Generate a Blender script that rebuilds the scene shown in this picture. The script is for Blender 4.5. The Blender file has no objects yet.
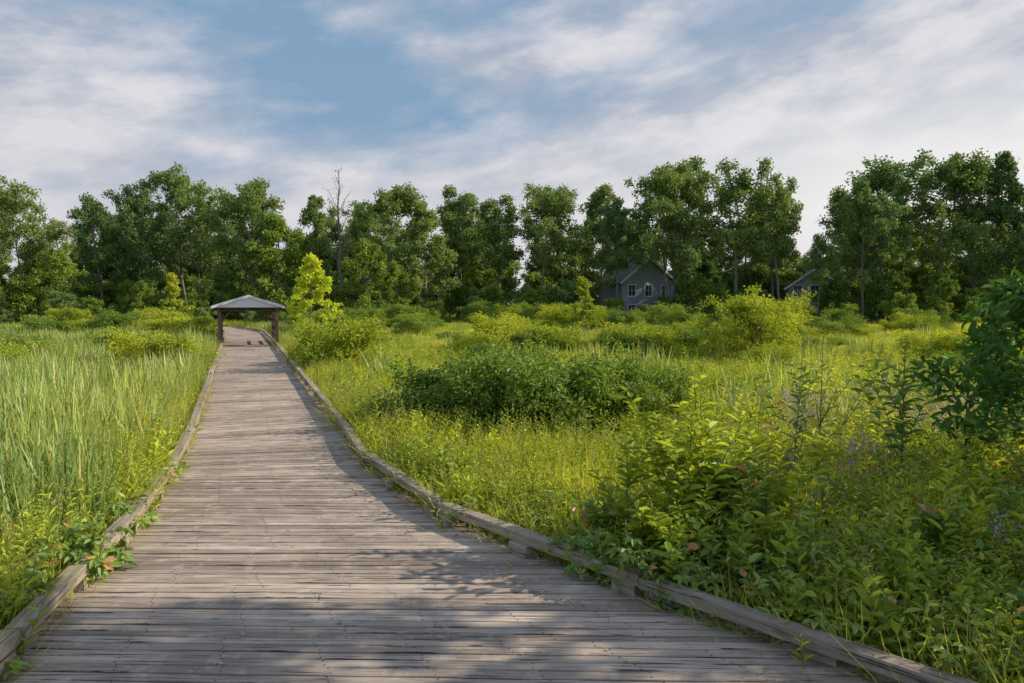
import bpy, math
import numpy as np
rng = np.random.default_rng(7)
scene = bpy.context.scene
COL = scene.collection
pi = math.pi

# ------------------------------------------------------------------ helpers
def norm(a):
    a = np.asarray(a, float)
    return a / (np.linalg.norm(a, axis=-1, keepdims=True) + 1e-9)

class MB:
    def __init__(s):
        s.V=[]; s.F=[]; s.M=[]; s.R=[]; s.P=[]; s.n=0
    def add(s, V, F, mat=0, lr=None, pc=None):
        V=np.asarray(V,float).reshape(-1,3); F=np.asarray(F,int).reshape(-1,4)
        s.V.append(V); s.F.append(F+s.n); s.n+=len(V)
        s.M.append(np.full(len(F),mat,int))
        s.R.append(np.full(len(F),0.5) if lr is None else np.broadcast_to(np.asarray(lr,float),(len(F),)))
        s.P.append(np.zeros((len(V),3)) if pc is None else pc)
    def mesh(s, name, mats, smooth=False):
        V=np.concatenate(s.V); F=np.concatenate(s.F); M=np.concatenate(s.M); R=np.concatenate(s.R); P=np.concatenate(s.P)
        me=bpy.data.meshes.new(name)
        me.vertices.add(len(V)); me.vertices.foreach_set('co',V.astype(np.float32).ravel())
        me.loops.add(len(F)*4); me.loops.foreach_set('vertex_index',F.astype(np.int32).ravel())
        me.polygons.add(len(F)); me.polygons.foreach_set('loop_start',(np.arange(len(F))*4).astype(np.int32))
        me.polygons.foreach_set('material_index',M.astype(np.int32))
        me.update(calc_edges=True)
        a=me.attributes.new('lr','FLOAT','FACE'); a.data.foreach_set('value',R.astype(np.float32))
        a=me.attributes.new('pc','FLOAT_VECTOR','POINT'); a.data.foreach_set('vector',P.astype(np.float32).ravel())
        me.polygons.foreach_set('use_smooth',np.full(len(F),bool(smooth)))
        for m in mats: me.materials.append(m)
        me.update()
        return me

def obj(name, me, loc=(0,0,0), rz=0, scale=1, parent=None, link=True):
    o=bpy.data.objects.new(name,me); o.location=loc; o.rotation_euler=(0,0,rz)
    o.scale=(scale,)*3 if np.isscalar(scale) else scale
    if link: COL.objects.link(o)
    if parent: o.parent=parent
    return o

def tube(mb, path, rad, sides=6, mat=0):
    path=np.asarray(path,float); rad=np.asarray(rad,float); m=len(path)
    d=norm(np.gradient(path,axis=0))
    ref=np.array([0.31,0.95,0.05]) if abs(d[:,2]).mean()>0.5 else np.array([0,0,1.0])
    a=norm(np.cross(d,ref)); b=np.cross(d,a)
    th=np.arange(sides)/sides*2*pi
    V=path[:,None]+rad[:,None,None]*(np.cos(th)[None,:,None]*a[:,None]+np.sin(th)[None,:,None]*b[:,None])
    i=np.arange(m-1)[:,None]*sides; j=np.arange(sides)[None]; j2=(j+1)%sides
    F=np.stack([i+j,i+j2,i+sides+j2,i+sides+j],-1).reshape(-1,4)
    mb.add(V,F,mat)

def leaves(mb, C, D, N, L, W, mat=0, simple=False, r=None, droop=0.12):
    C=np.asarray(C); n=len(C)
    if n==0: return
    r=r or rng
    D=norm(D); S=norm(np.cross(D,N)); N=np.cross(S,D)
    L=np.broadcast_to(np.asarray(L,float),(n,)); W=np.broadcast_to(np.asarray(W,float),(n,))
    if simple: T=np.array([(0,0,0),(.5,.45,.10),(0,1,-droop),(-.5,.45,.10)]); Q=np.array([[0,1,2,3]])
    else: T=np.array([(0,0,0),(.46,.28,.10),(.40,.66,.06),(0,1,-droop),(-.40,.66,.06),(-.46,.28,.10)]); Q=np.array([[0,1,2,3],[0,3,4,5]])
    V=C[:,None]+S[:,None]*(T[None,:,0,None]*W[:,None,None])+D[:,None]*(T[None,:,1,None]*L[:,None,None])+N[:,None]*(T[None,:,2,None]*L[:,None,None])
    k=len(T); F=(Q[None]+np.arange(n)[:,None,None]*k).reshape(-1,4)
    mb.add(V,F,mat,np.repeat(r.random(n),len(Q)))

def blades(mb, n, rad, h0, h1, w, bend, r, mat=0, base=None):
    th=r.random(n)*2*pi; rr=rad*np.sqrt(r.random(n))
    B=np.stack([np.cos(th)*rr,np.sin(th)*rr,np.full(n,-0.03)],1)
    if base is not None: B=B+base
    h=r.uniform(h0,h1,n); az=r.random(n)*2*pi; bd=bend*r.uniform(0.15,1.3,n)
    D=np.stack([np.cos(az),np.sin(az),0*az],1); tw=az+r.uniform(-.7,.7,n)
    S=np.stack([-np.sin(tw),np.cos(tw),0*az],1)
    t=np.array([0,.35,.7,1.0]); wd=np.array([.8,1,.65,.06])
    P=B[:,None]+D[:,None]*(bd*h)[:,None,None]*(t**2)[None,:,None]
    P[:,:,2]+=h[:,None]*t[None]*(1-0.35*bd[:,None]*t[None])
    ww=w*r.uniform(.6,1.3,n)
    V=np.stack([P-S[:,None]*ww[:,None,None]*wd[None,:,None]/2,P+S[:,None]*ww[:,None,None]*wd[None,:,None]/2],2).reshape(n,8,3)
    Q=np.array([[0,1,3,2],[2,3,5,4],[4,5,7,6]])
    F=(Q[None]+np.arange(n)[:,None,None]*8).reshape(-1,4)
    mb.add(V,F,mat,np.repeat(r.random(n),3))

def beam(mb, A, B, up, w0, h, w1=None, nseg=1, jit=0.0, ch=0.006, mat=0, r=None):
    r=r or rng; w1=w0 if w1 is None else w1
    A=np.asarray(A,float); B=np.asarray(B,float); up=norm(up); d=norm(B-A); s=norm(np.cross(d,up)); up=np.cross(s,d)
    Ln=np.linalg.norm(B-A); t=np.linspace(0,1,nseg+1)
    w=(w0+(w1-w0)*t)
    prof=[(-.5,-.5),(.5,-.5),(.5,.5),(.5,.5),(-.5,.5),(-.5,.5)]
    off=[(0,0),(0,0),(0,-ch),(-ch,0),(ch,0),(0,-ch)]
    V=[];P=[]; rid=r.random()*100
    for i,tt in enumerate(t):
        c=A+(B-A)*tt; js=r.normal(0,jit,2) ; jz=r.normal(0,jit*0.5)
        for (px,pz),(ox,oz) in zip(prof,off):
            e=js[0] if px>0 else js[1]
            V.append(c+s*(px*w[i]+ox+e)+up*(pz*h+oz+(jz if pz>0 else 0)))
            P.append((tt*Ln+rid*3,px*w[i]+rid*7+(abs(pz-.5)*h)*(1 if px>0 else -1),rid))
    F=[]
    for i in range(nseg):
        for j in range(6):
            j2=(j+1)%6; F.append((i*6+j,i*6+j2,(i+1)*6+j2,(i+1)*6+j))
    e=nseg*6
    F+= [(0,5,2,1),(5,4,3,2),(e,e+1,e+2,e+5),(e+2,e+3,e+4,e+5)]
    mb.add(V,F,mat,np.full(len(F),r.random()),np.array(P))

# ------------------------------------------------------------------ materials
def newmat(name):
    m=bpy.data.materials.new(name); m.use_nodes=True; nt=m.node_tree; nt.nodes.clear()
    return m,nt,nt.nodes,nt.links
def N(nt,t,**k):
    n=nt.nodes.new(t)
    for a,b in k.items(): setattr(n,a,b)
    return n
def mixc(nt,fac,a,b,mode='MIX'):
    n=nt.nodes.new('ShaderNodeMix'); n.data_type='RGBA'; n.blend_type=mode; n.clamp_factor=True
    for i,v in ((0,fac),(6,a),(7,b)):
        if isinstance(v,(int,float)): n.inputs[i].default_value=v
        elif isinstance(v,tuple): n.inputs[i].default_value=v+(1,) if len(v)==3 else v
        else: nt.links.new(v,n.inputs[i])
    return n.outputs[2]
def math_(nt,op,a,b=0.0,c=0.0,clamp=False):
    n=nt.nodes.new('ShaderNodeMath'); n.operation=op; n.use_clamp=clamp
    for i,v in enumerate((a,b,c)):
        if isinstance(v,(int,float)): n.inputs[i].default_value=v
        else: nt.links.new(v,n.inputs[i])
    return n.outputs[0]
def noise(nt,vec,scale,detail=3,rough=.5,dist=0):
    n=nt.nodes.new('ShaderNodeTexNoise'); n.inputs['Scale'].default_value=scale; n.inputs['Detail'].default_value=detail
    n.inputs['Roughness'].default_value=rough; n.inputs['Distortion'].default_value=dist
    if vec is not None: nt.links.new(vec,n.inputs['Vector'])
    return n.outputs['Fac']
def mapr(nt,v,a,b,c=0,d=1):
    n=nt.nodes.new('ShaderNodeMapRange'); nt.links.new(v,n.inputs[0])
    for i,x in enumerate((a,b,c,d)): n.inputs[i+1].default_value=x
    return n.outputs[0]

def leafmat(name, ca, cb, trans=0.45, pscale=0.25, gloss=0.0, dry=None, lo=.75, hi=1.25):
    m,nt,ns,ln=newmat(name)
    geo=N(nt,'ShaderNodeNewGeometry'); oi=N(nt,'ShaderNodeObjectInfo'); at=N(nt,'ShaderNodeAttribute',attribute_name='lr')
    f1=mapr(nt,noise(nt,geo.outputs['Position'],pscale,0),.33,.67)
    f=math_(nt,'ADD',math_(nt,'MULTIPLY',f1,.5),math_(nt,'ADD',math_(nt,'MULTIPLY',oi.outputs['Random'],.25),math_(nt,'MULTIPLY',at.outputs['Fac'],.25)))
    col=mixc(nt,f,ca,cb)
    if dry: col=mixc(nt,mapr(nt,at.outputs['Fac'],.95,.975),col,dry)
    col=mixc(nt,1.0,col,mixc(nt,at.outputs['Fac'],(lo,lo,lo),(hi,hi,hi)),'MULTIPLY')
    di=N(nt,'ShaderNodeBsdfDiffuse'); tr=N(nt,'ShaderNodeBsdfTranslucent')
    ln.new(col,di.inputs[0]); ln.new(mixc(nt,1.0,col,(1.25,1.12,.5),'MULTIPLY'),tr.inputs[0])
    a=N(nt,'ShaderNodeMixShader'); a.inputs[0].default_value=trans; ln.new(di.outputs[0],a.inputs[1]); ln.new(tr.outputs[0],a.inputs[2])
    last=a
    if gloss>0:
        gl=N(nt,'ShaderNodeBsdfGlossy'); gl.inputs['Roughness'].default_value=.5
        b=N(nt,'ShaderNodeMixShader'); b.inputs[0].default_value=gloss; ln.new(a.outputs[0],b.inputs[1]); ln.new(gl.outputs[0],b.inputs[2]); last=b
    o=N(nt,'ShaderNodeOutputMaterial'); ln.new(last.outputs[0],o.inputs[0])
    return m

def plainmat(name, ca, cb=None, rough=.8, scale=6, metal=0, bump=.2, stretch=(1,1,1)):
    m,nt,ns,ln=newmat(name)
    tc=N(nt,'ShaderNodeTexCoord'); mp=N(nt,'ShaderNodeMapping'); mp.inputs['Scale'].default_value=stretch
    ln.new(tc.outputs['Object'],mp.inputs[0])
    n1=noise(nt,mp.outputs[0],scale,4,.6)
    col=mixc(nt,mapr(nt,n1,.3,.7),ca,cb or tuple(c*.75 for c in ca))
    p=N(nt,'ShaderNodeBsdfPrincipled'); ln.new(col,p.inputs['Base Color']); p.inputs['Roughness'].default_value=rough; p.inputs['Metallic'].default_value=metal
    bp=N(nt,'ShaderNodeBump'); bp.inputs['Strength'].default_value=bump; bp.inputs['Distance'].default_value=.02; ln.new(n1,bp.inputs['Height']); ln.new(bp.outputs[0],p.inputs['Normal'])
    o=N(nt,'ShaderNodeOutputMaterial'); ln.new(p.outputs[0],o.inputs[0])
    return m

def woodmat(name, ca, cb, dark, vary=.75):
    m,nt,ns,ln=newmat(name)
    at=N(nt,'ShaderNodeAttribute',attribute_name='pc'); rl=N(nt,'ShaderNodeAttribute',attribute_name='lr'); geo=N(nt,'ShaderNodeNewGeometry')
    m1=N(nt,'ShaderNodeMapping'); m1.inputs['Scale'].default_value=(1.6,55,1); ln.new(at.outputs['Vector'],m1.inputs[0])
    m2=N(nt,'ShaderNodeMapping'); m2.inputs['Scale'].default_value=(.9,18,1); ln.new(at.outputs['Vector'],m2.inputs[0])
    g1=noise(nt,m1.outputs[0],1.0,6,.65,.3); g2=noise(nt,m2.outputs[0],1.0,4,.6)
    blot=noise(nt,geo.outputs['Position'],.7,4,.6); blot2=noise(nt,geo.outputs['Position'],4,4,.7)
    col=mixc(nt,mapr(nt,g2,.3,.7),ca,cb)
    col=mixc(nt,mapr(nt,rl.outputs['Fac'],.3,1,0,vary),col,tuple(c*.5 for c in cb))
    col=mixc(nt,mapr(nt,rl.outputs['Fac'],.22,0,0,.5),col,tuple(c*1.3 for c in ca))
    col=mixc(nt,mapr(nt,blot,.42,.68,0,.7),col,dark)
    col=mixc(nt,mapr(nt,blot2,.53,.73,0,.6),col,tuple(c*1.3 for c in ca))
    crack=mapr(nt,g1,.38,.46,1,0)
    col=mixc(nt,math_(nt,'MULTIPLY',crack,.9),col,tuple(c*.22 for c in dark))
    p=N(nt,'ShaderNodeBsdfPrincipled'); ln.new(col,p.inputs['Base Color']); p.inputs['Roughness'].default_value=.75; p.inputs['Specular IOR Level'].default_value=.25
    bp=N(nt,'ShaderNodeBump'); bp.inputs['Strength'].default_value=.7; bp.inputs['Distance'].default_value=.006
    ln.new(math_(nt,'ADD',g1,math_(nt,'MULTIPLY',g2,.6)),bp.inputs['Height']); ln.new(bp.outputs[0],p.inputs['Normal'])
    o=N(nt,'ShaderNodeOutputMaterial'); ln.new(p.outputs[0],o.inputs[0])
    return m

M_grass=leafmat('grass_blades',(.31,.42,.05),(.76,.77,.12),.45,.2,.03,dry=(.68,.58,.24),lo=.6,hi=1.25)
M_gold=leafmat('yellow_grass_blades',(.56,.63,.05),(.82,.82,.11),.45,.3,.02,dry=(.68,.58,.24),lo=.7,hi=1.2)  # own lime-yellow colour of the tall yellow grass
M_reed=leafmat('reed_blades',(.20,.34,.11),(.52,.60,.15),.4,.2,.05,dry=(.58,.48,.22),lo=.5,hi=1.35)
M_herb=leafmat('herb_leaves',(.27,.40,.05),(.68,.72,.09),.42,.3,.02)
M_creeper=leafmat('creeper_leaves',(.13,.28,.055),(.38,.48,.09),.38,.6,.05,dry=(.6,.28,.16))
M_shrub=leafmat('shrub_leaves',(.12,.23,.04),(.34,.43,.065),.4,.3,.03)
M_willow=leafmat('willow_leaves',(.24,.35,.04),(.56,.60,.07),.42,.3,.02)
M_lime=leafmat('lime_leaves',(.50,.62,.05),(.74,.80,.10),.48,.5,.02)
M_tree=leafmat('tree_leaves',(.14,.24,.11),(.33,.42,.14),.40,.07,0)
M_dark=leafmat('dark_glossy_leaves',(.07,.18,.04),(.15,.30,.055),.35,.5,.03)
M_stem=leafmat('green_stems',(.16,.22,.05),(.26,.26,.09),.1,.5,0)
M_purple=leafmat('purple_petals',(.42,.32,.60),(.55,.45,.7),.4,.5,.0)
M_seed=leafmat('seed_heads',(.42,.42,.15),(.55,.52,.22),.4,.5,.0)
M_yellow=leafmat('yellow_petals',(.7,.6,.06),(.8,.7,.12),.4,.5,.0)
M_fallen=leafmat('fallen_leaf',(.30,.22,.10),(.40,.36,.12),.1,3,.0)
M_cattail=plainmat('cattail_brown',(.14,.08,.04))
M_bark=plainmat('bark',(.24,.21,.17),(.13,.11,.09),.9,5,0,.5,(3,3,.6))
M_wood=woodmat('weathered_deck_wood',(.57,.46,.39),(.41,.33,.275),(.23,.175,.145),.75)
M_rail=woodmat('weathered_rail_wood',(.50,.42,.34),(.32,.26,.21),(.18,.14,.11),.4)
M_nail=plainmat('rusty_nail',(.05,.035,.03),None,.6)
M_post=woodmat('shelter_post_wood',(.21,.15,.12),(.14,.10,.075),(.07,.05,.04))

# ------------------------------------------------------------------ camera, light, sky
cam=bpy.data.cameras.new('camera'); co=bpy.data.objects.new('camera',cam); COL.objects.link(co)
cam.sensor_width=36; cam.lens=26.0; cam.clip_start=.05; cam.clip_end=3000
co.location=(0,0,2.6); co.rotation_euler=(math.radians(90-2.98),0,0); scene.camera=co
AZ,EL=math.radians(84),math.radians(31)
sun=bpy.data.lights.new('sun','SUN'); sun.energy=5.0; sun.angle=math.radians(.6); sun.color=(1,.89,.68)
so=bpy.data.objects.new('sun',sun); COL.objects.link(so)
so.rotation_euler=(pi/2-EL,0,-AZ+pi)
so.location=(60,25,40)
scene.view_settings.view_transform='Standard'; scene.view_settings.look='None'; scene.view_settings.exposure=0
w=bpy.data.worlds.new('sky'); scene.world=w; w.use_nodes=True; nt=w.node_tree; nt.nodes.clear(); ln=nt.links
try: w.cycles.sampling_method='NONE'
except Exception as ex: print(ex)
sk=N(nt,'ShaderNodeTexSky',sky_type='NISHITA',sun_disc=False,sun_elevation=EL,sun_rotation=AZ); sk.dust_density=1.5; sk.air_density=1.0
tc=N(nt,'ShaderNodeTexCoord'); sp=N(nt,'ShaderNodeSeparateXYZ'); ln.new(tc.outputs['Generated'],sp.inputs[0])
az=math_(nt,'MULTIPLY',math_(nt,'ARCTAN2',sp.outputs[0],sp.outputs[1]),180/pi)
el=math_(nt,'MULTIPLY',math_(nt,'ARCSINE',sp.outputs[2]),180/pi)
def blob(a0,e0,sa,se,rot,amp):
    c,s=math.cos(math.radians(rot)),math.sin(math.radians(rot))
    da=math_(nt,'SUBTRACT',az,a0); de=math_(nt,'SUBTRACT',el,e0)
    u=math_(nt,'DIVIDE',math_(nt,'ADD',math_(nt,'MULTIPLY',da,c),math_(nt,'MULTIPLY',de,s)),sa)
    v=math_(nt,'DIVIDE',math_(nt,'SUBTRACT',math_(nt,'MULTIPLY',de,c),math_(nt,'MULTIPLY',da,s)),se)
    q=math_(nt,'ADD',math_(nt,'MULTIPLY',u,u),math_(nt,'MULTIPLY',v,v))
    return math_(nt,'MULTIPLY',math_(nt,'EXPONENT',math_(nt,'MULTIPLY',q,-1)),amp)
cr=math.radians(9)
cu=math_(nt,'ADD',math_(nt,'MULTIPLY',az,.055*math.cos(cr)),math_(nt,'MULTIPLY',el,.055*math.sin(cr)))
cv=math_(nt,'SUBTRACT',math_(nt,'MULTIPLY',el,.14*math.cos(cr)),math_(nt,'MULTIPLY',az,.14*math.sin(cr)))
cb=N(nt,'ShaderNodeCombineXYZ'); ln.new(cu,cb.inputs[0]); ln.new(cv,cb.inputs[1]); cb.inputs[2].default_value=3.3
n1=noise(nt,cb.outputs[0],1.3,3,.55,.5); n2=noise(nt,cb.outputs[0],3.6,6,.62,0)
cb2=N(nt,'ShaderNodeCombineXYZ'); ln.new(cu,cb2.inputs[0]); ln.new(cv,cb2.inputs[1]); cb2.inputs[2].default_value=9.1
n3=noise(nt,cb2.outputs[0],1.9,5,.6,0)
dens=math_(nt,'ADD',math_(nt,'MULTIPLY',math_(nt,'SUBTRACT',n1,.5),1.5),math_(nt,'MULTIPLY',math_(nt,'SUBTRACT',n2,.5),1.2))
for b in [(-31,13,11,4.5,0,.85),(24,14,24,5,14,.9),(20,6.5,70,6,3,.95),(-16,18,9,6,0,-.4),(-30,21.5,9,2.2,0,-.2),(20,22,12,2.2,12,-.25),(-6,18.5,7,1.4,-14,.4),(6,19.5,12,2,10,.5)]:
    dens=math_(nt,'ADD',dens,blob(*b))
mask=mapr(nt,dens,-.32,.62,0,.95)
shade=mapr(nt,n3,.38,.60)
cloud=mixc(nt,shade,(6.6,6.4,6.7),(3.6,4.05,4.9))
hz=mapr(nt,el,3,14,1,0)
cloud=mixc(nt,math_(nt,'MULTIPLY',hz,.75),cloud,(6.5,6.2,6.35))
cloud=mixc(nt,blob(31,7.5,19,6,0,.92),cloud,(8.2,8.0,7.8))
bluesky=mixc(nt,.85,sk.outputs[0],(2.05,3.3,4.8))
final=mixc(nt,mask,bluesky,cloud)
bg=N(nt,'ShaderNodeBackground'); bg.inputs[1].default_value=.115; ln.new(final,bg.inputs[0])
wo=N(nt,'ShaderNodeOutputWorld'); ln.new(bg.outputs[0],wo.inputs[0])

# ------------------------------------------------------------------ deck outline
Lp=np.array([(-3.0,-4),(-3.3,2.0),(-3.71,5.2),(-3.96,6.35),(-4.26,7.8),(-4.66,9.4),(-5.2,11.0),(-6.2,14.0),(-18.0,45.6),(-25,64.3),(-34,80)])
Rp=np.array([(7.0,-4),(5.0,1.9),(2.65,5.0),(1.35,6.3),(-.08,7.85),(-1.15,9.3),(-2.1,11.2),(-3.4,15.05),(-14.9,46.7),(-21.9,65.4),(-31,81.5)])
Cp=(Lp+Rp)/2; sl=np.concatenate([[0],np.cumsum(np.linalg.norm(np.diff(Cp,axis=0),axis=1))])
ss=np.linspace(0,sl[-1],6000)
def smooth(P):
    X=np.stack([np.interp(ss,sl,P[:,0]),np.interp(ss,sl,P[:,1])],1)
    k=np.hanning(85); k/=k.sum(); pad=np.pad(X,((42,42),(0,0)),mode='reflect',reflect_type='odd')
    return np.stack([np.convolve(pad[:,i],k,'valid') for i in (0,1)],1)
LE=smooth(Lp); RE=smooth(Rp)
def at(s,E): return np.array([np.interp(s,ss,E[:,0]),np.interp(s,ss,E[:,1])])
poly=np.concatenate([LE[::40],RE[::40][::-1]])
def deck_dist(x,y):
    d=np.full(len(x),1e9); ins=np.zeros(len(x),bool); n=len(poly)
    for i in range(n):
        x1,y1=poly[i]; x2,y2=poly[(i+1)%n]
        dx,dy=x2-x1,y2-y1; t=np.clip(((x-x1)*dx+(y-y1)*dy)/(dx*dx+dy*dy+1e-9),0,1)
        d=np.minimum(d,np.hypot(x-x1-t*dx,y-y1-t*dy))
        c=((y1>y)!=(y2>y))
        if dy!=0: ins^= c & (x<(x2-x1)*(y-y1)/dy+x1)
    return np.where(ins,-d,d)

# boardwalk ------------------------------------------------------------
bw=bpy.data.objects.new('boardwalk',None); COL.objects.link(bw)
mb=MB(); nails=MB(); r=np.random.default_rng(3)
s=0.1; pitch=.135
while s<sl[-1]-.3:
    A=at(s,LE); B=at(s,RE); A2=at(s+pitch,LE); B2=at(s+pitch,RE)
    d=norm(B-A); wA=np.linalg.norm((A2-A)-d*np.dot(A2-A,d)); wB=np.linalg.norm((B2-B)-d*np.dot(B2-B,d))
    a=(A+A2)/2-d*(.06+r.normal(0,.015)); b=(B+B2)/2+d*(.06+r.normal(0,.015)); ln_=np.linalg.norm(b-a)
    z=-.02+r.normal(0,.0024); gap=.011+abs(r.normal(0,.006)); near=A[1]<22
    cuts=[0,1]
    if r.random()<.04: cuts=[0,r.choice([.36,.5,.64,.45])+r.normal(0,.004),1]
    for c0,c1 in zip(cuts[:-1],cuts[1:]):
        p=a+(b-a)*(c0+(0.001 if c0>0 else 0)); q=a+(b-a)*(c1-(0.001 if c1<1 else 0))
        ws=wA+(wB-wA)*c0; we=wA+(wB-wA)*c1
        beam(mb,(*p,z+r.normal(0,.0015)),(*q,z+r.normal(0,.0015)),(0,0,1),ws-gap,.04,we-gap,nseg=int(14 if near else 2),jit=.0032 if near else 0,ch=.005,r=r)
    if near and A[1]>2:
        nj=max(4,int(round(ln_/.8)))
        for k in range(nj+1):
            f=.03+.94*k/nj
            for sd in (-.28,.28):
                c=a+(b-a)*(f+r.normal(0,.0015)); wv=(A2-A)/np.linalg.norm(A2-A); c=c+wv*(wA+(wB-wA)*f)*(sd+r.normal(0,.03))
                rr=.006; zt=z+.0235
                nails.add([(c[0]-rr,c[1]-rr,zt),(c[0]+rr,c[1]-rr,zt),(c[0]+rr,c[1]+rr,zt),(c[0]-rr,c[1]+rr,zt)],[(0,1,2,3)])
    s+=pitch
obj('deck_planks',mb.mesh('deck_planks',[M_wood]),parent=bw)
obj('nails',nails.mesh('nails',[M_nail]),parent=bw)
mb=MB(); mu=MB()
for E,sg in ((LE,1),(RE,-1)):
    arc=np.concatenate([[0],np.cumsum(np.linalg.norm(np.diff(E,axis=0),axis=1))])
    def P(t,off):
        c=np.array([np.interp(t,arc,E[:,0]),np.interp(t,arc,E[:,1])]); c2=np.array([np.interp(t+.1,arc,E[:,0]),np.interp(t+.1,arc,E[:,1])])
        d=norm(c2-c); nrm=np.array([d[1],-d[0]])*sg
        return c+nrm*off,d
    t=.2
    while t<arc[-1]-3:
        L_=r.uniform(2.6,3.6)
        a,_=P(t,.075+r.normal(0,.008)); b,_=P(t+L_-.015,.075+r.normal(0,.008)); dz=r.normal(0,.005)
        beam(mb,(*a,.172+dz),(*b,.172+dz+r.normal(0,.005)),(0,0,1),.145,.10,nseg=6,jit=.002,ch=.005,r=r)
        for tt in (t+.18,t+L_/2,t+L_-.2):
            c,d=P(tt,.08); c0=c-d*.13; c1=c+d*.13
            beam(mb,(*c0,.060),(*c1,.060),(0,0,1),.11,.115,ch=.004,r=r)
        a,_=P(t,-.01); b,_=P(t+L_,-.01)
        beam(mu,(*a,-.17),(*b,-.17),(0,0,1),.05,.24,r=r)
        c,_=P(t+.4,.12); beam(mu,(*c,-1.1),(*c,-.06),(0,1,0),.15,.15,r=r)
        t+=L_
obj('kerb_rails',mb.mesh('kerb_rails',[M_rail]),parent=bw)
obj('support_beams',mu.mesh('support_beams',[M_post]),parent=bw)
mb=MB(); n=150; sN=r.uniform(4,26,n); f=np.clip(r.beta(.45,.45,n),.03,.97)
Pq=np.array([at(a,LE)*(1-b)+at(a,RE)*b for a,b in zip(sN,f)]); C=np.column_stack([Pq,np.full(n,.012)])
leaves(mb,C,np.column_stack([r.normal(0,1,(n,2)),r.normal(0,.08,n)]),np.column_stack([r.normal(0,.25,(n,2)),np.ones(n)]),r.uniform(.02,.06,n),r.uniform(.01,.03,n),0,False,r)
obj('fallen_leaves',mb.mesh('fallen_leaves',[M_fallen]))

# ------------------------------------------------------------------ ground
def gz(x,y):
    x=np.asarray(x,float); y=np.asarray(y,float)
    return -.5+.07*np.sin(x*.31+1)*np.cos(y*.27)+.05*np.sin(x*.9+y*.7)+np.clip((np.hypot(x,y)-75)/60,0,1)*.7
xs=np.concatenate([np.linspace(-900,-140,12),np.linspace(-130,130,150),np.linspace(140,900,12)])
X,Y=np.meshgrid(xs,xs+30); Z=gz(X,Y); V=np.stack([X,Y,Z],-1).reshape(-1,3); n=len(xs)
i,j=np.meshgrid(np.arange(n-1),np.arange(n-1),indexing='ij'); F=np.stack([i*n+j,i*n+j+1,(i+1)*n+j+1,(i+1)*n+j],-1).reshape(-1,4)
mb=MB(); mb.add(V,F)
m,nt,ns,ln=newmat('marsh_soil'); geo=N(nt,'ShaderNodeNewGeometry')
c=mixc(nt,mapr(nt,noise(nt,geo.outputs[0],.4,4,.6),.35,.65),(.11,.15,.03),(.19,.23,.04)); c=mixc(nt,mapr(nt,noise(nt,geo.outputs[0],6,4,.7),.45,.7,0,.5),c,(.08,.07,.03))
p=N(nt,'ShaderNodeBsdfDiffuse'); ln.new(c,p.inputs[0]); o=N(nt,'ShaderNodeOutputMaterial'); ln.new(p.outputs[0],o.inputs[0])
obj('ground',mb.mesh('ground',[m],True))

# ------------------------------------------------------------------ instancing
def make_group():
    g=bpy.data.node_groups.new('scatter','GeometryNodeTree')
    g.interface.new_socket('Geometry',in_out='INPUT',socket_type='NodeSocketGeometry')
    g.interface.new_socket('Collection',in_out='INPUT',socket_type='NodeSocketCollection')
    g.interface.new_socket('Geometry',in_out='OUTPUT',socket_type='NodeSocketGeometry')
    a=g.nodes.new('NodeGroupInput'); o=g.nodes.new('NodeGroupOutput')
    ci=g.nodes.new('GeometryNodeCollectionInfo'); ci.inputs['Separate Children'].default_value=True; ci.inputs['Reset Children'].default_value=True
    g.links.new(a.outputs[1],ci.inputs[0])
    ip=g.nodes.new('GeometryNodeInstanceOnPoints'); ip.inputs['Pick Instance'].default_value=True
    g.links.new(a.outputs[0],ip.inputs['Points']); g.links.new(ci.outputs[0],ip.inputs['Instance'])
    def na(nm,t):
        x=g.nodes.new('GeometryNodeInputNamedAttribute'); x.data_type=t; x.inputs['Name'].default_value=nm; return x.outputs['Attribute']
    g.links.new(na('idx','INT'),ip.inputs['Instance Index'])
    er=g.nodes.new('FunctionNodeEulerToRotation'); g.links.new(na('rot','FLOAT_VECTOR'),er.inputs[0]); g.links.new(er.outputs[0],ip.inputs['Rotation'])
    g.links.new(na('scl','FLOAT_VECTOR'),ip.inputs['Scale'])
    g.links.new(ip.outputs[0],o.inputs[0])
    return g
GRP=make_group()
def collection(name, meshes):
    c=bpy.data.collections.new(name)
    for i,me in enumerate(meshes):
        o=bpy.data.objects.new(me.name,me); c.objects.link(o)
    return c
def scatter(name, coll, P, scl, tilt=.1, idx=None, rz=None, r=rng):
    n=len(P); me=bpy.data.meshes.new(name); me.vertices.add(n); me.vertices.foreach_set('co',np.asarray(P,np.float32).ravel())
    idx=r.integers(0,len(coll.objects),n) if idx is None else idx
    rot=np.stack([r.normal(0,tilt,n),r.normal(0,tilt,n),r.random(n)*2*pi if rz is None else rz],1)
    scl=np.asarray(scl,float); scl=np.repeat(scl[:,None],3,1) if scl.ndim==1 else scl
    me.attributes.new('idx','INT','POINT').data.foreach_set('value',idx.astype(np.int32))
    me.attributes.new('rot','FLOAT_VECTOR','POINT').data.foreach_set('vector',rot.astype(np.float32).ravel())
    me.attributes.new('scl','FLOAT_VECTOR','POINT').data.foreach_set('vector',scl.astype(np.float32).ravel())
    o=obj(name,me); md=o.modifiers.new('scatter','NODES'); md.node_group=GRP
    idn=[it.identifier for it in GRP.interface.items_tree if it.name=='Collection'][0]
    md[idn]=coll
    return o

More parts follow.
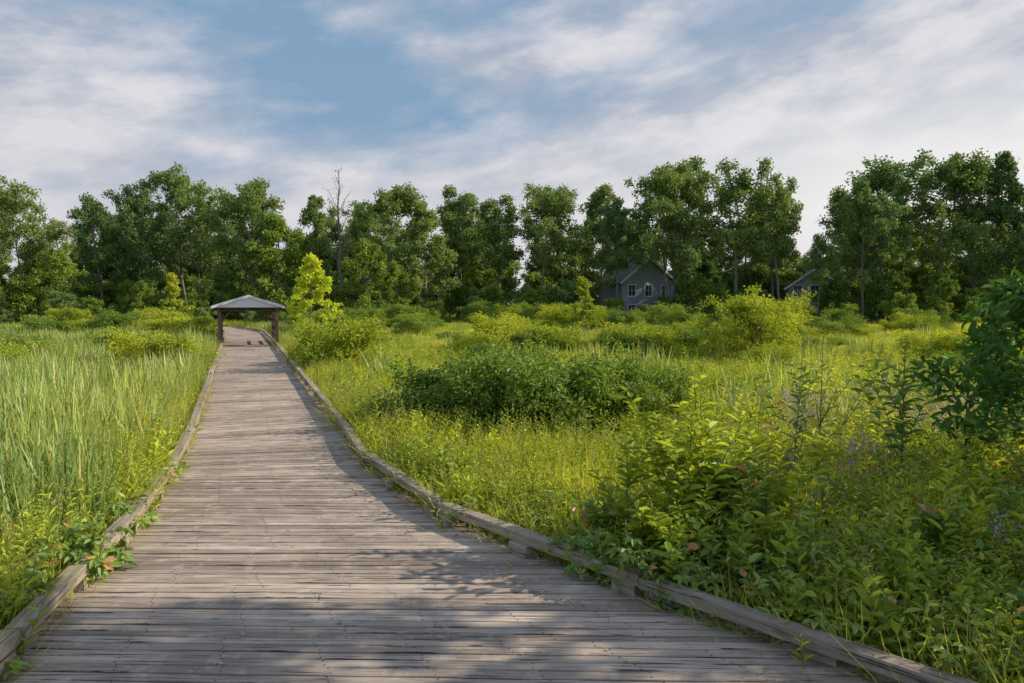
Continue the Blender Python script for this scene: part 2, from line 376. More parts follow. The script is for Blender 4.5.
# ------------------------------------------------------------------ plant prototypes
def mk_tufts(name,k,mat,n,rad,h0,h1,w,bend,seed,seedheads=0):
    out=[]
    for i in range(k):
        r=np.random.default_rng(seed+i); mb=MB(); blades(mb,n,rad,h0,h1,w,bend,r)
        for q in range(seedheads):
            a=r.random()*2*pi; b=np.array([math.cos(a),math.sin(a),0])*rad*r.random(); h=r.uniform(h1*.95,h1*1.25); lean=r.normal(0,.1,2)
            path=np.array([b+np.array([lean[0]*t*t*h,lean[1]*t*t*h,h*t]) for t in np.linspace(0,1,4)])
            tube(mb,path,[.003,.003,.002,.0015],3,1)
            nn=10; t=r.uniform(.85,1,nn); C=np.stack([b[0]+lean[0]*t*t*h,b[1]+lean[1]*t*t*h,h*t],1)
            leaves(mb,C,r.normal(0,1,(nn,3))+[0,0,1.2],r.normal(0,1,(nn,3)),.04,.010,2,True,r)
        out.append(mb.mesh(f'{name}_{i}',[mat,M_stem,M_seed]))
    return out
C_grass=collection('grass_tufts',mk_tufts('grass_tuft',3,M_grass,60,.26,.45,1.0,.015,.55,10,1))
C_gnear=collection('grass_clumps',mk_tufts('grass_clump',4,M_grass,230,.55,.45,1.0,.015,.55,22,3))
C_gold=collection('yellow_tufts',mk_tufts('yellow_tuft',3,M_gold,150,.45,.5,1.1,.02,.6,26,2))
C_gmid=collection('grass_patches',mk_tufts('grass_patch',3,M_grass,430,.9,.45,1.0,.022,.55,14,3))
C_gfar=collection('grass_swathes',mk_tufts('grass_swathe',3,M_grass,480,1.8,.5,1.05,.05,.5,18,0))
C_reed=collection('reed_tufts',mk_tufts('reed_tuft',3,M_reed,72,.42,.8,1.7,.032,.26,30))
C_rfar=collection('reed_patches',mk_tufts('reed_patch',2,M_reed,190,.9,.7,1.65,.045,.26,36))
ms=[]
for i in range(2):
    r=np.random.default_rng(50+i); mb=MB(); blades(mb,22,.18,1.0,1.7,.022,.18,r)
    for q in range(2):
        b=np.append(r.normal(0,.1,2),0); h=r.uniform(1.25,1.5); tube(mb,[b,b+[0,0,h]],[.005,.004],4,1)
        tube(mb,[b+[0,0,h-.02],b+[0,0,h],b+[0,0,h+.13],b+[0,0,h+.15]],[.004,.010,.010,.004],6,2)
    ms.append(mb.mesh(f'cattail_{i}',[M_reed,M_stem,M_cattail]))
C_cat=collection('cattails',ms)

def stem_plant(mb,b,h,r,nl,L,W,lean=.15,mat=0,smat=1,rad=.005,tmin=.12,updir=.5,tipcluster=0,tipmat=2,simple=False):
    lv=r.normal(0,lean,2); ts=np.linspace(0,1,6)
    f=lambda t: np.stack([b[0]+lv[0]*h*t**1.6,b[1]+lv[1]*h*t**1.6,b[2]+h*t],-1)
    tube(mb,f(ts),np.linspace(rad,rad*.35,6),4,smat)
    t=np.linspace(tmin,1,nl); C=f(t); az=np.arange(nl)*2.4+r.random()*6+r.normal(0,.3,nl)
    up=updir+.5*t+r.normal(0,.15,nl)
    D=np.stack([np.cos(az),np.sin(az),up],1); Nn=np.stack([-np.cos(az)*up,-np.sin(az)*up,np.ones(nl)],1)+r.normal(0,.3,(nl,3))
    k=np.sin(pi*np.clip(t*.85+.12,0,1))**.6
    leaves(mb,C,D,Nn,L*k*r.uniform(.75,1.2,nl),W*k*r.uniform(.8,1.15,nl),mat,simple,r)
    if tipcluster:
        C=f(r.uniform(.86,1.02,tipcluster))+r.normal(0,.03,(tipcluster,3)); leaves(mb,C,r.normal(0,1,(tipcluster,3)),r.normal(0,1,(tipcluster,3)),.022,.02,tipmat,True,r)
    return f
def mk_herb(name,k,seed,ns,h0,h1,nl,L,W,mats,tip=0,rad=.25,lean=.12,updir=.3):
    out=[]
    for i in range(k):
        r=np.random.default_rng(seed+i); mb=MB()
        for q in range(ns):
            a=r.random()*2*pi; rr=rad*math.sqrt(r.random())
            stem_plant(mb,(math.cos(a)*rr,math.sin(a)*rr,-.03),r.uniform(h0,h1),r,nl,L,W,lean,tipcluster=tip,updir=updir)
        out.append(mb.mesh(f'{name}_{i}',mats))
    return out
C_herb=collection('herbs',mk_herb('goldenrod',4,100,18,.5,1.05,26,.12,.028,[M_herb,M_stem,M_seed],rad=.45)+mk_herb('nettle',3,120,15,.45,.85,16,.11,.06,[M_herb,M_stem,M_seed],lean=.16,rad=.42))
C_hfar=collection('herb_patches',mk_herb('goldenrod_patch',2,110,30,.6,1.05,18,.17,.06,[M_herb,M_stem,M_seed],rad=.9)+mk_herb('dock_patch',1,112,26,.6,1.0,16,.17,.07,[M_shrub,M_stem,M_seed],rad=.9))
C_flow=collection('wildflowers',mk_herb('bergamot',3,140,8,.6,1.0,16,.07,.02,[M_herb,M_stem,M_purple],tip=22)+mk_herb('yellow_flower',1,150,7,.6,.9,16,.07,.02,[M_herb,M_stem,M_yellow],tip=14))
C_yel=collection('yellow_flowers',mk_herb('mustard_flower',2,155,7,.7,1.05,16,.09,.03,[M_herb,M_stem,M_yellow],tip=16))
C_milk=collection('broadleaf_herbs',mk_herb('broadleaf',3,160,6,.7,1.2,16,.20,.09,[M_herb,M_stem,M_seed],rad=.22,updir=.5)+mk_herb('dark_broadleaf',3,165,6,.6,1.1,16,.17,.08,[M_creeper,M_stem,M_seed],rad=.3,updir=.1,lean=.3))
C_tall=collection('tall_herbs',mk_herb('tall_stalk',4,170,3,1.3,1.9,34,.17,.045,[M_herb,M_stem,M_seed],rad=.2,updir=.35,lean=.1)+mk_herb('tall_dark_stalk',2,176,3,1.2,1.7,26,.17,.06,[M_creeper,M_stem,M_seed],rad=.2,updir=.2,lean=.12))
ms=[]
for i in range(3):
    r=np.random.default_rng(180+i); mb=MB(); nc=42
    a=r.random(nc)*2*pi; rr=.42*np.sqrt(r.random(nc)); C=np.stack([np.cos(a)*rr,np.sin(a)*rr,r.uniform(.05,.5,nc)*(1-.7*rr)],1)
    for c in C:
        o=norm(r.normal(0,.35,3)+[0,0,1]+[c[0]*.8,c[1]*.8,0]); u=norm(np.cross(o,[.3,1,.1])); v=np.cross(o,u); th=np.linspace(-1.9,1.9,5)+r.random()*6
        D=np.cos(th)[:,None]*u+np.sin(th)[:,None]*v-.15*o
        sz=r.uniform(.08,.13); leaves(mb,np.repeat(c[None],5,0),D,np.repeat(o[None],5,0)+r.normal(0,.12,(5,3)),sz,sz*.45,0,False,r)
        tube(mb,[(c[0]*.6,c[1]*.6,0),c],[.003,.002],3,1)
    ms.append(mb.mesh(f'creeper_{i}',[M_creeper,M_stem]))
C_creep=collection('creepers',ms)

def make_woody(name,seed,H,R,tr,cb,nleaf,ls,lw,mats,nlimb=18,upb=.35,multi=1,cr=.2,flat=.65,simple=True,prof='oval',sub=3,upleaf=.2,out=.55,wv=(.3,1.4),wg=.012):
    r=np.random.default_rng(seed); mb=MB(); cl=[]
    for m_ in range(multi):
        b=np.array([0,0,-.1])+ (np.append(r.normal(0,R*.14,2),0) if multi>1 else 0)
        lean=r.normal(0,.05 if multi==1 else .35,2); k=9; ts=np.linspace(0,1,k)
        wig=np.cumsum(r.normal(0,wg*H,(k,2)),0)
        tp=np.stack([b[0]+lean[0]*ts*R*1.2+wig[:,0]*(ts>0),b[1]+lean[1]*ts*R*1.2+wig[:,1]*(ts>0),b[2]+ts*H*.95],1)
        tube(mb,tp,tr*(1-ts*.85)*(1+.5*np.exp(-ts*14)),8,1)
        g=lambda t: np.array([np.interp(t,ts,tp[:,q]) for q in range(3)])
        for i in range(nlimb):
            fr=(i+r.random())/nlimb; t=cb+(.98-cb)*fr
            if prof=='oval': p=math.sin(pi*min(.93,fr*.78+.2))**.8
            elif prof=='round': p=math.sin(pi*min(.9,fr*.6+.3))**.6
            elif prof=='dome': p=math.cos(fr*1.35)**.7
            else: p=(1-fr)**.8*.95+.12
            Ln=R*p*r.uniform(.55,1.25)/(1 if multi==1 else 1.2); a=i*2.4+r.normal(0,.5)+m_*1.3
            up=upb+.9*fr**1.5+r.normal(0,.2); d=norm([math.cos(a),math.sin(a),up]); st=g(t)
            tt=np.linspace(0,1,5)[:,None]; path=st+d*Ln*tt+np.array([0,0,1])*(Ln*.18)*tt**2+np.cumsum(r.normal(0,.035*Ln,(5,3)),0)*(tt>0)
            r0=tr*.38*(1-t*.6)*(p*.6+.4); tube(mb,path,r0*np.linspace(1,.25,5),5,1)
            cl.append((path[-1],1.0))
            if r.random()<.6: cl.append((path[3],.7))
            for q in range(sub):
                f0=r.uniform(.4,.95); s0=path[0]+(path[-1]-path[0])*f0; d2=norm(d+r.normal(0,.7,3)+[0,0,.2]); l2=Ln*r.uniform(.25,.55)
                e=s0+d2*l2; tube(mb,[s0,(s0+e)/2+r.normal(0,.03*Ln,3),e],r0*np.array([.4,.28,.12]),4,1); cl.append((e,.9))
        cl.append((tp[-1],.9))
    w_=np.array([c[1]*r.uniform(*wv) for c in cl]); C=np.array([c[0] for c in cl]); ct=r.choice(len(cl),nleaf,p=w_/w_.sum())
    dr=norm(r.normal(0,1,(nleaf,3))); rad=R*cr*(w_[ct]**.6)*r.random(nleaf)**out
    Pp=C[ct]+dr*rad[:,None]*[1,1,flat]; Pp[:,2]=np.maximum(Pp[:,2],.02)
    D=dr*.6+r.normal(0,.7,(nleaf,3))+[0,0,-.1]; Nn=r.normal(0,.7,(nleaf,3))+dr*.45+[0,0,upleaf]
    s_=ls*r.uniform(.65,1.3,nleaf); leaves(mb,Pp,D,Nn,s_,s_*lw,0,simple,r)
    return mb.mesh(name,mats)

TS=[(4.6,.30,12500,24,.23,.45,'oval'),(3.7,.42,9500,20,.25,.7,'round'),(5.2,.30,13500,28,.20,.3,'round'),(4.3,.48,9500,20,.24,.5,'round'),(3.6,.22,10500,26,.24,.3,'oval'),(5.4,.50,10500,22,.21,.8,'round'),(4.1,.2,12000,28,.22,.4,'cone'),(4.8,.36,11000,24,.21,.6,'oval'),(5.0,.40,8500,22,.19,.5,'round')]
T=[make_woody(f'broadleaf_tree_{i}',200+i,18.6,a[0],.24,a[1],a[2],.31,.8,[M_tree,M_bark],nlimb=a[3],cr=a[4],upb=a[5],flat=.85,out=.8,sub=4,wv=(.35,1.3),wg=.009,prof=a[6]) for i,a in enumerate(TS)]
C_tree=collection('tree_kinds',T)
U=[make_woody(f'understory_tree_{i}',220+i,6,2.6,.09,.08,6000,.28,.75,[M_tree if i%2 else M_shrub,M_bark],nlimb=14,cr=.26,prof='dome',multi=2,flat=.8,out=.7) for i in range(3)]
C_und=collection('understory_kinds',U)
S=[make_woody(f'shrub_{i}',240+i,1.5,1.15,.025,.06,7000,.09,.55,[M_shrub,M_bark],nlimb=10,cr=.24,prof='dome',multi=4) for i in range(3)]
S2=[make_woody(f'willow_shrub_{i}',250+i,1.5,1.15,.025,.06,6500,.11,.38,[M_willow,M_bark],nlimb=10,cr=.24,prof='dome',multi=4) for i in range(2)]
C_shr=collection('shrub_kinds',S+S2)

# ------------------------------------------------------------------ scatter regions
def cand(n,d0,d1,a0=-46,a1=46,p=1.0,r=rng):
    a=np.radians(r.uniform(a0,a1,n)); u=r.random(n); d=(d0**(2*p)+(d1**(2*p)-d0**(2*p))*u)**(1/(2*p))
    return np.stack([np.sin(a)*d,np.cos(a)*d],1)
def edge(y,E): return np.interp(y,E[:,1],E[:,0])
def edgepts(n,E,sg,y0,y1,o0,o1,r=rng):
    e=E[(E[:,1]>y0)&(E[:,1]<y1)]; i=r.integers(0,len(e),n); return e[i]+np.stack([sg*r.uniform(o0,o1,n),np.zeros(n)],1)
def place(P,margin,r=rng):
    dd=deck_dist(P[:,0],P[:,1]); P=P[dd>margin]
    return np.column_stack([P,gz(P[:,0],P[:,1])])
def patch(P,sc,seed):
    x,y=P[:,0]*sc,P[:,1]*sc; o=seed*1.7
    return (np.sin(x+o)*np.cos(y*1.3-o)+np.sin(x*2.1-y*1.7+o*2)*.6+np.sin(x*.6+y*3.1+o)*.4)/2
def left(P): return P[:,0]<edge(P[:,1],LE)

P=place(np.concatenate([edgepts(500,RE,1,3,18,.1,.9),edgepts(450,LE,-1,3,18,.08,.9),edgepts(800,RE,1,16,50,.1,1.3),edgepts(700,LE,-1,16,50,.1,1.3)]),.10)
h=rng.uniform(.65,1.1,len(P)); scatter('meadow_grass',C_grass,P,np.stack([h,h,h*1.1],1),.2)
P=place(cand(1500,2.8,18.5,p=.85),.62); h=rng.uniform(.6,1.08,len(P)); scatter('meadow_grass',C_gnear,P,np.stack([h**.3,h**.3,h],1),.07)
P=place(cand(1500,17.5,52,p=.85),.95); h=rng.uniform(.6,1.12,len(P))
scatter('meadow_grass',C_gmid,P,np.stack([h**.3,h**.3,h],1),.04)
P=place(cand(1150,50,99),1.6); h=rng.uniform(.6,1.05,len(P))
scatter('meadow_grass',C_gfar,P,np.stack([h**.3,h**.3,h],1),.02)
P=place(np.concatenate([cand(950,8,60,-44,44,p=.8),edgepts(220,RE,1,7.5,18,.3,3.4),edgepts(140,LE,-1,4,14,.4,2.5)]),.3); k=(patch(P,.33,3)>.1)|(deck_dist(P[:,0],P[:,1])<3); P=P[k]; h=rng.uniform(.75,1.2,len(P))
scatter('yellow_grass',C_gold,P,np.stack([h,h,h],1),.1)
P=place(np.concatenate([cand(1600,6,22,-46,-14,p=.8),edgepts(280,LE,-1,10,45,.5,1.8),cand(150,14,25,-10,46)]),.55)
k=(patch(P,.35,4)>-.35)&(rng.random(len(P))<np.where(left(P),.9,.5)); P=P[k]; dd=deck_dist(P[:,0],P[:,1]); h=rng.uniform(.65,1.25,len(P))*np.where(dd<1.5,.85,1.0)*np.where(np.hypot(P[:,0],P[:,1])<9,.75,1)
scatter('marsh_reeds',C_reed,P,np.stack([h*1.1,h*1.1,h],1),.08)
P=place(np.concatenate([cand(750,21,80,-46,-14,p=.8),cand(130,25,80,-14,46)]),1.1); k=(patch(P,.2,4)>-.2); P=P[k]; h=rng.uniform(.7,1.1,len(P))
scatter('marsh_reeds',C_rfar,P,np.stack([h,h,h],1),.05)
P=place(cand(190,8,30,-46,-14),.9); P=P[left(P)]; scatter('cattails',C_cat,P,rng.uniform(.8,1.05,len(P)),.05)
P=place(np.concatenate([cand(1200,2.5,16,p=.8),edgepts(260,RE,1,8,40,.3,1.4),edgepts(160,LE,-1,4,40,.35,1.2)]),.36); k=(patch(P,.5,9)>-.2)|(np.hypot(P[:,0],P[:,1])<9)|(deck_dist(P[:,0],P[:,1])<1.3); P=P[k]
scatter('leafy_herbs',C_herb,P,rng.uniform(.75,1.35,len(P)),.12)
P=place(np.concatenate([cand(950,15,50,p=.8),cand(650,50,92)]),1.1); P=P[patch(P,.22,9)>-.1]
scatter('leafy_herbs',C_hfar,P,rng.uniform(.7,1.3,len(P)),.05)
P=place(np.concatenate([cand(520,6,20,16,46,p=.8),cand(60,10,30,-40,46)]),.7); P=P[patch(P,.5,2)>-.1]
scatter('wildflowers',C_flow,P,rng.uniform(1.0,1.4,len(P)),.12)
P=place(np.concatenate([cand(90,5,16,-44,-26),cand(25,6,16,20,44)]),.5); scatter('yellow_wildflowers',C_yel,P,rng.uniform(.8,1.2,len(P)),.12)
P=place(np.concatenate([cand(600,4,13,10,46,p=.8),cand(450,4,14,-46,-20),cand(220,12,26,-5,46),edgepts(70,RE,1,8,20,.3,1.2)]),.25)
scatter('broadleaf_herbs',C_milk,P,rng.uniform(.75,1.25,len(P)),.12)
P=place(np.concatenate([cand(95,6,15,12,44),cand(45,14,30,-8,44),cand(18,8,16,-44,-26)]),.6)
scatter('tall_herbs',C_tall,P,rng.uniform(.7,1.2,len(P)),.08)
P=place(np.concatenate([edgepts(260,RE,1,2,9.5,.05,2.6)+[0,.3],edgepts(90,LE,-1,3,12,.1,1.0)]),.05)
P[:,2]+=rng.uniform(.05,.45,len(P)); scatter('creeper_vines',C_creep,P,rng.uniform(.7,1.2,len(P)),.15)
q=np.array([(1.30,6.50),(1.05,6.72),(.80,6.98),(1.52,6.28),(.6,7.25),(1.15,6.60),(2.95,4.75),(-.55,8.5),(-3.95,5.9),(-4.45,8.3),(-5.0,10.2)]); P=np.column_stack([q,np.full(len(q),.10)]); scatter('creeper_vines',C_creep,P,np.array([.8,.8,.7,.7,.6,.9,.6,.5,.5,.5,.5]),.3)
P=place(np.concatenate([cand(70,18,40,-3,44),cand(200,35,90,-44,44),cand(20,20,60,-44,-25)]),1.6); P=P[(patch(P,.12,6)>.0)]
h=rng.uniform(.5,1.15,len(P))*(1+np.clip((P[:,1]-30)/60,0,1)*.6)
scatter('shrub_thicket',C_shr,P,np.stack([h*1.3,h*1.3,h*.95],1),.05)

def shrub(me,x,y,sx,sz,rz=0): obj('shrub',me,(x,y,float(gz(x,y))),rz,(sx,sx,sz))
for k,(x,y,sx,sz) in enumerate([(-1.7,15.3,.9,.8),(-1.1,14.9,1.1,1.0),(-.2,14.4,1.15,1.15),(.8,14.7,1.3,1.2),(1.7,15.2,1.1,1.1),(2.7,15.9,1.0,.9),(.2,15.6,1.2,1.2)]): shrub(S[k%3],x,y,sx,sz,k*1.3)
for k,(x,y,sx,sz) in enumerate([(-6.9,29.5,1.5,1.35),(-8.0,31.5,1.2,1.2),(0,38,1.6,1.4),(6.4,35,1.4,1.05),(10,30,1.0,.8),(-1.5,36,1.2,1.0),(20,34,1.5,1.1),(-23,50,2,1.2)]): shrub(S2[k%2],x,y,sx,sz,k*1.9)
big=make_woody('round_shrub_mesh',270,2.7,2.3,.05,.05,20000,.13,.5,[M_willow,M_bark],nlimb=14,cr=.19,prof='dome',multi=6)
obj('round_shrub',big,(10.8,34,-.5))
yt=make_woody('young_tree_mesh',280,6.3,1.6,.06,.12,4200,.20,.6,[M_lime,M_bark],nlimb=24,cr=.15,prof='cone',upb=.9)
obj('young_tree',yt,(-12.1,45,-.5))
yt2=make_woody('young_tree_b_mesh',281,4.8,1.1,.05,.15,2200,.18,.6,[M_willow,M_bark],nlimb=18,cr=.16,prof='cone',upb=.8)
obj('young_tree',yt2,(6.0,62,-.5),0,1.15); obj('young_tree',yt2,(-31,68,-.4),1,1.25)
nt_=make_woody('small_tree_mesh',290,3.5,1.1,.035,.25,2200,.17,.36,[M_dark,M_bark],nlimb=16,cr=.26,prof='oval',simple=False,upleaf=.2)
obj('small_tree',nt_,(6.6,9.2,-.5)); obj('small_tree',nt_,(7.8,10.2,-.5),2.1,1.1)
def sapling(name,seed,x,y,H,nl,L,W,mats,nb=4,ns=1):
    r=np.random.default_rng(seed); mb=MB()
    for q in range(ns):
        b=np.append(r.normal(0,.22 if ns>1 else 0,2),-.05); h=H*r.uniform(.75,1)
        f=stem_plant(mb,b,h,r,nl,L,W,.1,rad=.012,tmin=.3,updir=.3)
        for k in range(nb):
            t=r.uniform(.3,.8); s0=f(np.array([t]))[0]; hh=h*(1-t)*r.uniform(.6,1.0); a=r.random()*2*pi
            dv=np.array([math.cos(a)*.55,math.sin(a)*.55,.9])*hh; tt=np.linspace(0,1,4)[:,None]; tube(mb,s0+dv*tt,np.linspace(.007,.002,4),4,1)
            n=max(5,int(nl*.45)); t2=np.linspace(.15,1,n); C=s0+dv*t2[:,None]; az=np.arange(n)*2.4+r.random()*6; D=np.stack([np.cos(az),np.sin(az),.45+r.normal(0,.2,n)],1)
            leaves(mb,C,D,np.stack([-D[:,0]*.4,-D[:,1]*.4,np.ones(n)],1)+r.normal(0,.25,(n,3)),L*r.uniform(.6,1.1,n),W*r.uniform(.7,1.1,n),0,False,r)
    o=obj(name,mb.mesh(name+'_mesh',mats),(x,y,float(gz(x,y))),r.random()*6); return o
sapling('sapling',300,5.0,9.4,3.3,38,.20,.09,[M_creeper,M_bark],7)
sapling('sapling',301,3.55,9.3,3.0,28,.18,.065,[M_creeper,M_bark],7)
sapling('sapling',302,4.1,9.8,2.8,26,.18,.065,[M_herb,M_bark],6)
sapling('sapling',303,6.1,8.6,2.6,26,.18,.07,[M_creeper,M_bark],6)
for k,(x,y,H) in enumerate([(1.95,7.6,2.6),(1.6,7.5,2.0),(2.3,7.3,1.9),(1.8,7.0,1.5),(2.5,7.8,2.1),(1.35,7.5,1.4),(1.75,6.65,1.35),(1.3,7.05,1.2)]):
    sapling('leafy_bush',310+k,x,y,H,40,.19,.075,[(M_herb,M_willow,M_creeper)[k%3],M_stem],4,4)
for k,(x,y,H) in enumerate([(4.0,6.6,1.6),(4.7,5.9,1.4),(3.7,6.0,1.2),(5.4,7.4,1.8)]):
    sapling('leafy_bush',330+k,x,y,H,30,.16,.065,[(M_creeper,M_willow)[k%2],M_stem],4,3)
sh=make_woody('roadside_tree_mesh',350,10,3.2,.2,.35,6500,.32,.75,[M_tree,M_bark],nlimb=20,cr=.22,flat=.8,out=.7)
obj('broadleaf_tree',sh,(12.6,5.8,-.5)); obj('broadleaf_tree',sh,(9.2,3.4,-.5),2.2,.85)

# ------------------------------------------------------------------ tree line
prof=np.array([(-110,17),(-69,17),(-61,17.5),(-52,19),(-38,18.5),(-31,16.5),(-23,19),(-19,19.5),(-14,18),(-2,18.5),(6,18.5),(17,19.5),(25,20),(33,20),(37,18.0),(39,13.5),(41.5,13),(43,18.5),(48,18),(53,20),(58,21.3),(63,22),(69,21.8),(110,22)])
P=[];Sc=[];r=np.random.default_rng(11)
H1,H2=17.6,42.3   # lines of sight kept partly open in front of the two houses (at y=103)
for x in np.arange(-105,105,4.9):
    xx=x+r.normal(0,1.3); y=100+r.normal(0,3.0); h=np.interp(xx,prof[:,0],prof[:,1])*r.uniform(.88,1.06)
    if abs(xx-H1+1)<3.0 or abs(xx-H2)<2.2: y=111+r.normal(0,1)
    P.append((xx*(y/100 if y>108 else 1),y)); Sc.append(h/18.9)
for row,yy,f in ((1,113,.86),(2,123,.74),(3,134,.70)):
    for x in np.arange(-120,120,6.6):
        xx=x+r.normal(0,1.5)
        P.append((xx,yy+r.normal(0,1.5))); Sc.append(np.interp(xx*100/yy,prof[:,0],prof[:,1])*r.uniform(.85,1.08)/18.9*f)
for x,y,s in ((13.6,95,.80),(21.3,96,.98),(39.5,95,.55),(45.2,97,.66)): P.append((x,y)); Sc.append(s)
P=np.array(P); Sc=np.array(Sc); Sw=np.minimum(Sc,1.1)*r.uniform(.85,1.15,len(P))
scatter('distant_treeline',C_tree,np.column_stack([P,gz(P[:,0],P[:,1])-.1]),np.stack([Sw,Sw,Sc],1),.025,r=r)
P=[];Sc=[]
for yy,st,s0,s1 in ((88,3.4,.3,.65),(95,3.4,.5,1.0),(109,3.6,.8,1.3),(122,3.8,1.2,1.8)):
    for x in np.arange(-110,110,st):
        xx=x+r.normal(0,1); q=xx*98/yy
        if (13.8<q<19.3 or 38.5<q<42.5):
            if yy<100: P.append((xx,yy+r.normal(0,1))); Sc.append(r.uniform(.3,.55))
            elif yy>120: P.append((xx,yy)); Sc.append(1.4)
            continue
        if r.random()<.15: continue
        P.append((xx,yy+r.normal(0,1.5))); Sc.append(r.uniform(s0,s1))
P=np.array(P); Sc=np.array(Sc); scatter('understory_thicket',C_und,np.column_stack([P,gz(P[:,0],P[:,1])-.1]),np.stack([Sc*1.1,Sc*1.1,Sc],1),.03,r=r)
lt=make_woody('lighter_tree_mesh',360,12,3.1,.16,.12,9000,.30,.75,[M_shrub,M_bark],nlimb=26,cr=.24,upb=.3,flat=.85,out=.75)
for x,y,s,rz in ((-29,93,1.15,0),(-17,88,.85,1.2),(-14.5,91,.65,2),(-55,90,.75,3),(-68,92,.8,4),(52,90,.55,1),(-44,88,.45,2.4)): obj('broadleaf_tree',lt,(x,y,float(gz(x,y))),rz,s)
snag=make_woody('bare_tree_mesh',370,20.5,3.0,.3,.35,80,.2,.7,[M_tree,M_bark],nlimb=22,cr=.2,upb=.9)
obj('bare_tree',snag,(-21.4,94,.2))

# ------------------------------------------------------------------ shelter on the boardwalk
M_roof=plainmat('pale_metal_roof',(.60,.62,.68),(.50,.52,.58),.45,3,.0,.05); M_gable=plainmat('pale_gable_boards',(.86,.80,.92),(.78,.73,.84),.7,5,0,.1,(1,1,8))
c0=(at(np.interp(45.5,Cp[:,1],sl),LE)+at(np.interp(45.5,Cp[:,1],sl),RE))/2; fd=norm(Lp[8]-Lp[7]); rot=math.atan2(-fd[0],fd[1])
sh_=bpy.data.objects.new('covered_shelter',None); COL.objects.link(sh_); sh_.location=(c0[0],c0[1],0); sh_.rotation_euler=(0,0,rot)
Wd,Dp,Ht,Ap=1.66,5.0,2.1,.66
mb=MB()
for sx in (-1,1):
    for yy in (0,Dp/2,Dp):
        beam(mb,(sx*Wd,yy,0.002),(sx*Wd,yy,Ht),(0,1,0),.2,.2,ch=.01)
        beam(mb,(sx*(Wd-.05),yy,Ht-.65),(sx*(Wd-.62),yy,Ht-.04),(0,1,0),.11,.11,ch=.005)
    beam(mb,(sx*Wd,-.45,Ht+.1),(sx*Wd,Dp+.45,Ht+.1),(0,0,1),.18,.2)
    for hh in (.55,1.0): beam(mb,(sx*(Wd),0,hh),(sx*(Wd),Dp,hh),(0,0,1),.06,.12)
for yy in (0,Dp/2,Dp): beam(mb,(-Wd+.1,yy,Ht+.09),(Wd-.1,yy,Ht+.09),(0,0,1),.16,.18)
obj('timber_frame',mb.mesh('timber_frame',[M_post]),parent=sh_)
mb=MB(); e=Wd+.42
for sx in (-1,1):
    up=norm([sx*Ap,0,e]); dn=norm([sx*e,0,-Ap]); mid=np.array([sx*e/2,0,Ht+.27+Ap/2])
    beam(mb,mid+[0,-.6,0],mid+[0,Dp+.6,0],up,math.hypot(e,Ap),.06,ch=.004)
    for k in range(14):
        yy=-.5+k*(Dp+1)/13; a=np.array([0,yy,Ht+.27+Ap])+up*.05+dn*.08; b=np.array([sx*e,yy,Ht+.27])+up*.05; beam(mb,a,b,up,.04,.035,ch=.003)
beam(mb,(0,-.62,Ht+.31+Ap),(0,Dp+.62,Ht+.31+Ap),(0,0,1),.2,.05)
obj('roof',mb.mesh('roof',[M_roof]),parent=sh_)
mb=MB()
for yy in (-.55,Dp+.51):
    for dy in (0,.04):
        mb.add([(-e*.97,yy+dy,Ht+.23),(e*.97,yy+dy,Ht+.23),(0,yy+dy,Ht+.22+Ap*.97),(0,yy+dy,Ht+.22+Ap*.97)],[(0,1,2,3)])
obj('gable_boards',mb.mesh('gable_boards',[M_gable]),parent=sh_)
mb=MB()
for sx in (-1,1): beam(mb,(sx*.01,-.63,Ht+.24+Ap),(sx*(e+.02),-.63,Ht+.22),(0,0,1),.04,.12)
obj('fascia',mb.mesh('fascia',[M_gable]),parent=sh_)

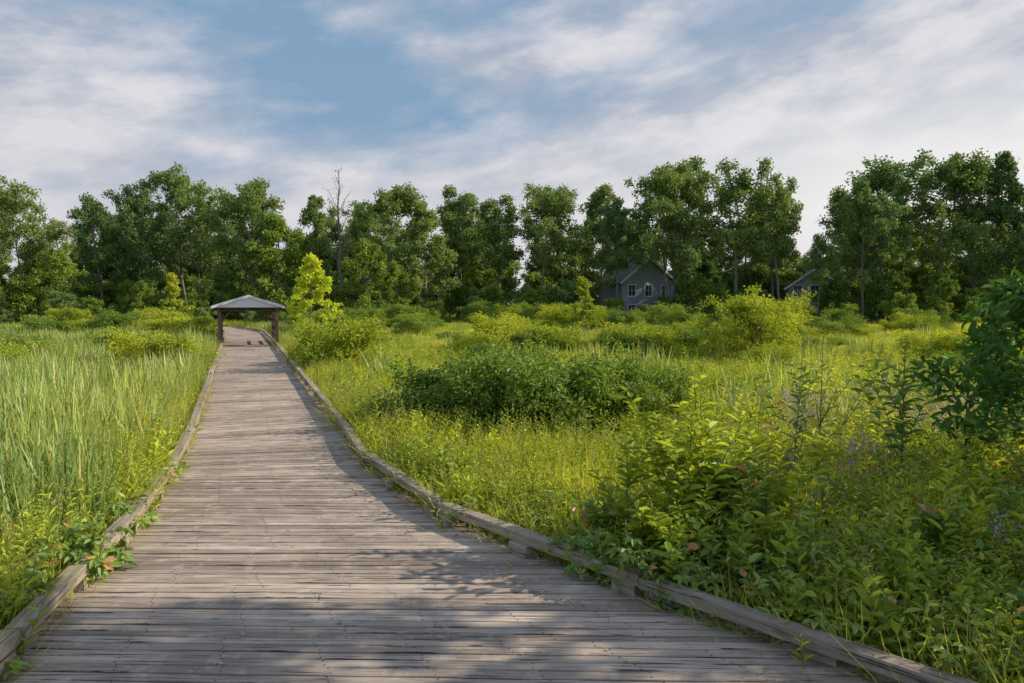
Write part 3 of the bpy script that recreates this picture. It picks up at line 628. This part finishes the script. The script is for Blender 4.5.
# ------------------------------------------------------------------ houses
def house(x,y,rz,Wh,Dh,Hh,Rh,wall,roofc):
    E=bpy.data.objects.new('suburban_house',None); COL.objects.link(E); E.location=(x,y,.1); E.rotation_euler=(0,0,rz)
    mw=plainmat('siding',wall,None,.8,2,0,.1,(1,1,14)); mr=plainmat('shingles',roofc,None,.9,8,0,.3); mt=plainmat('white_trim',(.75,.75,.73),(.68,.68,.66)); mg=plainmat('window_glass',(.03,.04,.05),(.05,.06,.07),.1)
    m=MB(); beam(m,(0,0,-.6),(0,0,Hh),(0,1,0),Wh,Dh,ch=.001)
    for yy in (-Dh/2-.002,Dh/2+.002): m.add([(-Wh/2,yy,Hh-.001),(Wh/2,yy,Hh-.001),(0,yy,Hh+Rh*.98),(0,yy,Hh+Rh*.98)],[(0,1,2,3)])
    obj('walls',m.mesh('walls',[mw]),parent=E)
    m=MB(); e=Wh/2+.5; k=Rh/(Wh/2)
    for sx in (-1,1):
        up=norm([sx*k,0,1]); a=np.array([sx*e/2,0,Hh+.12+Rh-k*e/2]); beam(m,a+[0,-Dh/2-.5,0],a+[0,Dh/2+.5,0],up,math.hypot(e,k*e),.2,ch=.002)
    obj('roof',m.mesh('roof',[mr]),parent=E)
    m=MB(); g=MB()
    for zz in (1.5,4.2):
        for xx in (-Wh*.32,0,Wh*.32):
            if zz<2 and xx==0: continue
            beam(g,(xx,-Dh/2-.02,zz-.7),(xx,-Dh/2-.02,zz+.7),(0,1,0),1.0,.04,ch=.001)
            for dx in (-.56,.56,0): beam(m,(xx+dx,-Dh/2-.05,zz-.75),(xx+dx,-Dh/2-.05,zz+.75),(0,1,0),.12 if dx else .05,.08,ch=.001)
            for dz in (-.8,.8,0): beam(m,(xx-.62,-Dh/2-.053,zz+dz),(xx+.62,-Dh/2-.053,zz+dz),(0,1,0),.12 if dz else .05,.08,ch=.001)
    for sx in (-1,1): beam(m,(sx*.05,-Dh/2-.54,Hh+.15+Rh),(sx*(e+.05),-Dh/2-.54,Hh+.12+Rh-k*e),(0,0,1),.06,.28,ch=.001)
    obj('window_frames',m.mesh('window_frames',[mt]),parent=E); obj('window_glass',g.mesh('window_glass',[mg]),parent=E)
    m=MB(); beam(m,(0,-Dh/2-.04,0),(0,-Dh/2-.04,2.1),(0,1,0),1.0,.08,ch=.001); obj('door',m.mesh('door',[mt]),parent=E)
    m=MB(); beam(m,(Wh*.3,1,Hh),(Wh*.3,1,Hh+Rh+.8),(0,1,0),.9,.7,ch=.01); obj('chimney',m.mesh('chimney',[plainmat('brick',(.25,.12,.09))]),parent=E)
house(17.4,104.5,.35,8.0,7,5.4,3.0,(.34,.39,.46),(.20,.22,.26))
house(42.6,105.5,-.25,7.0,7,4.6,2.4,(.45,.44,.42),(.17,.17,.18))
print('done')
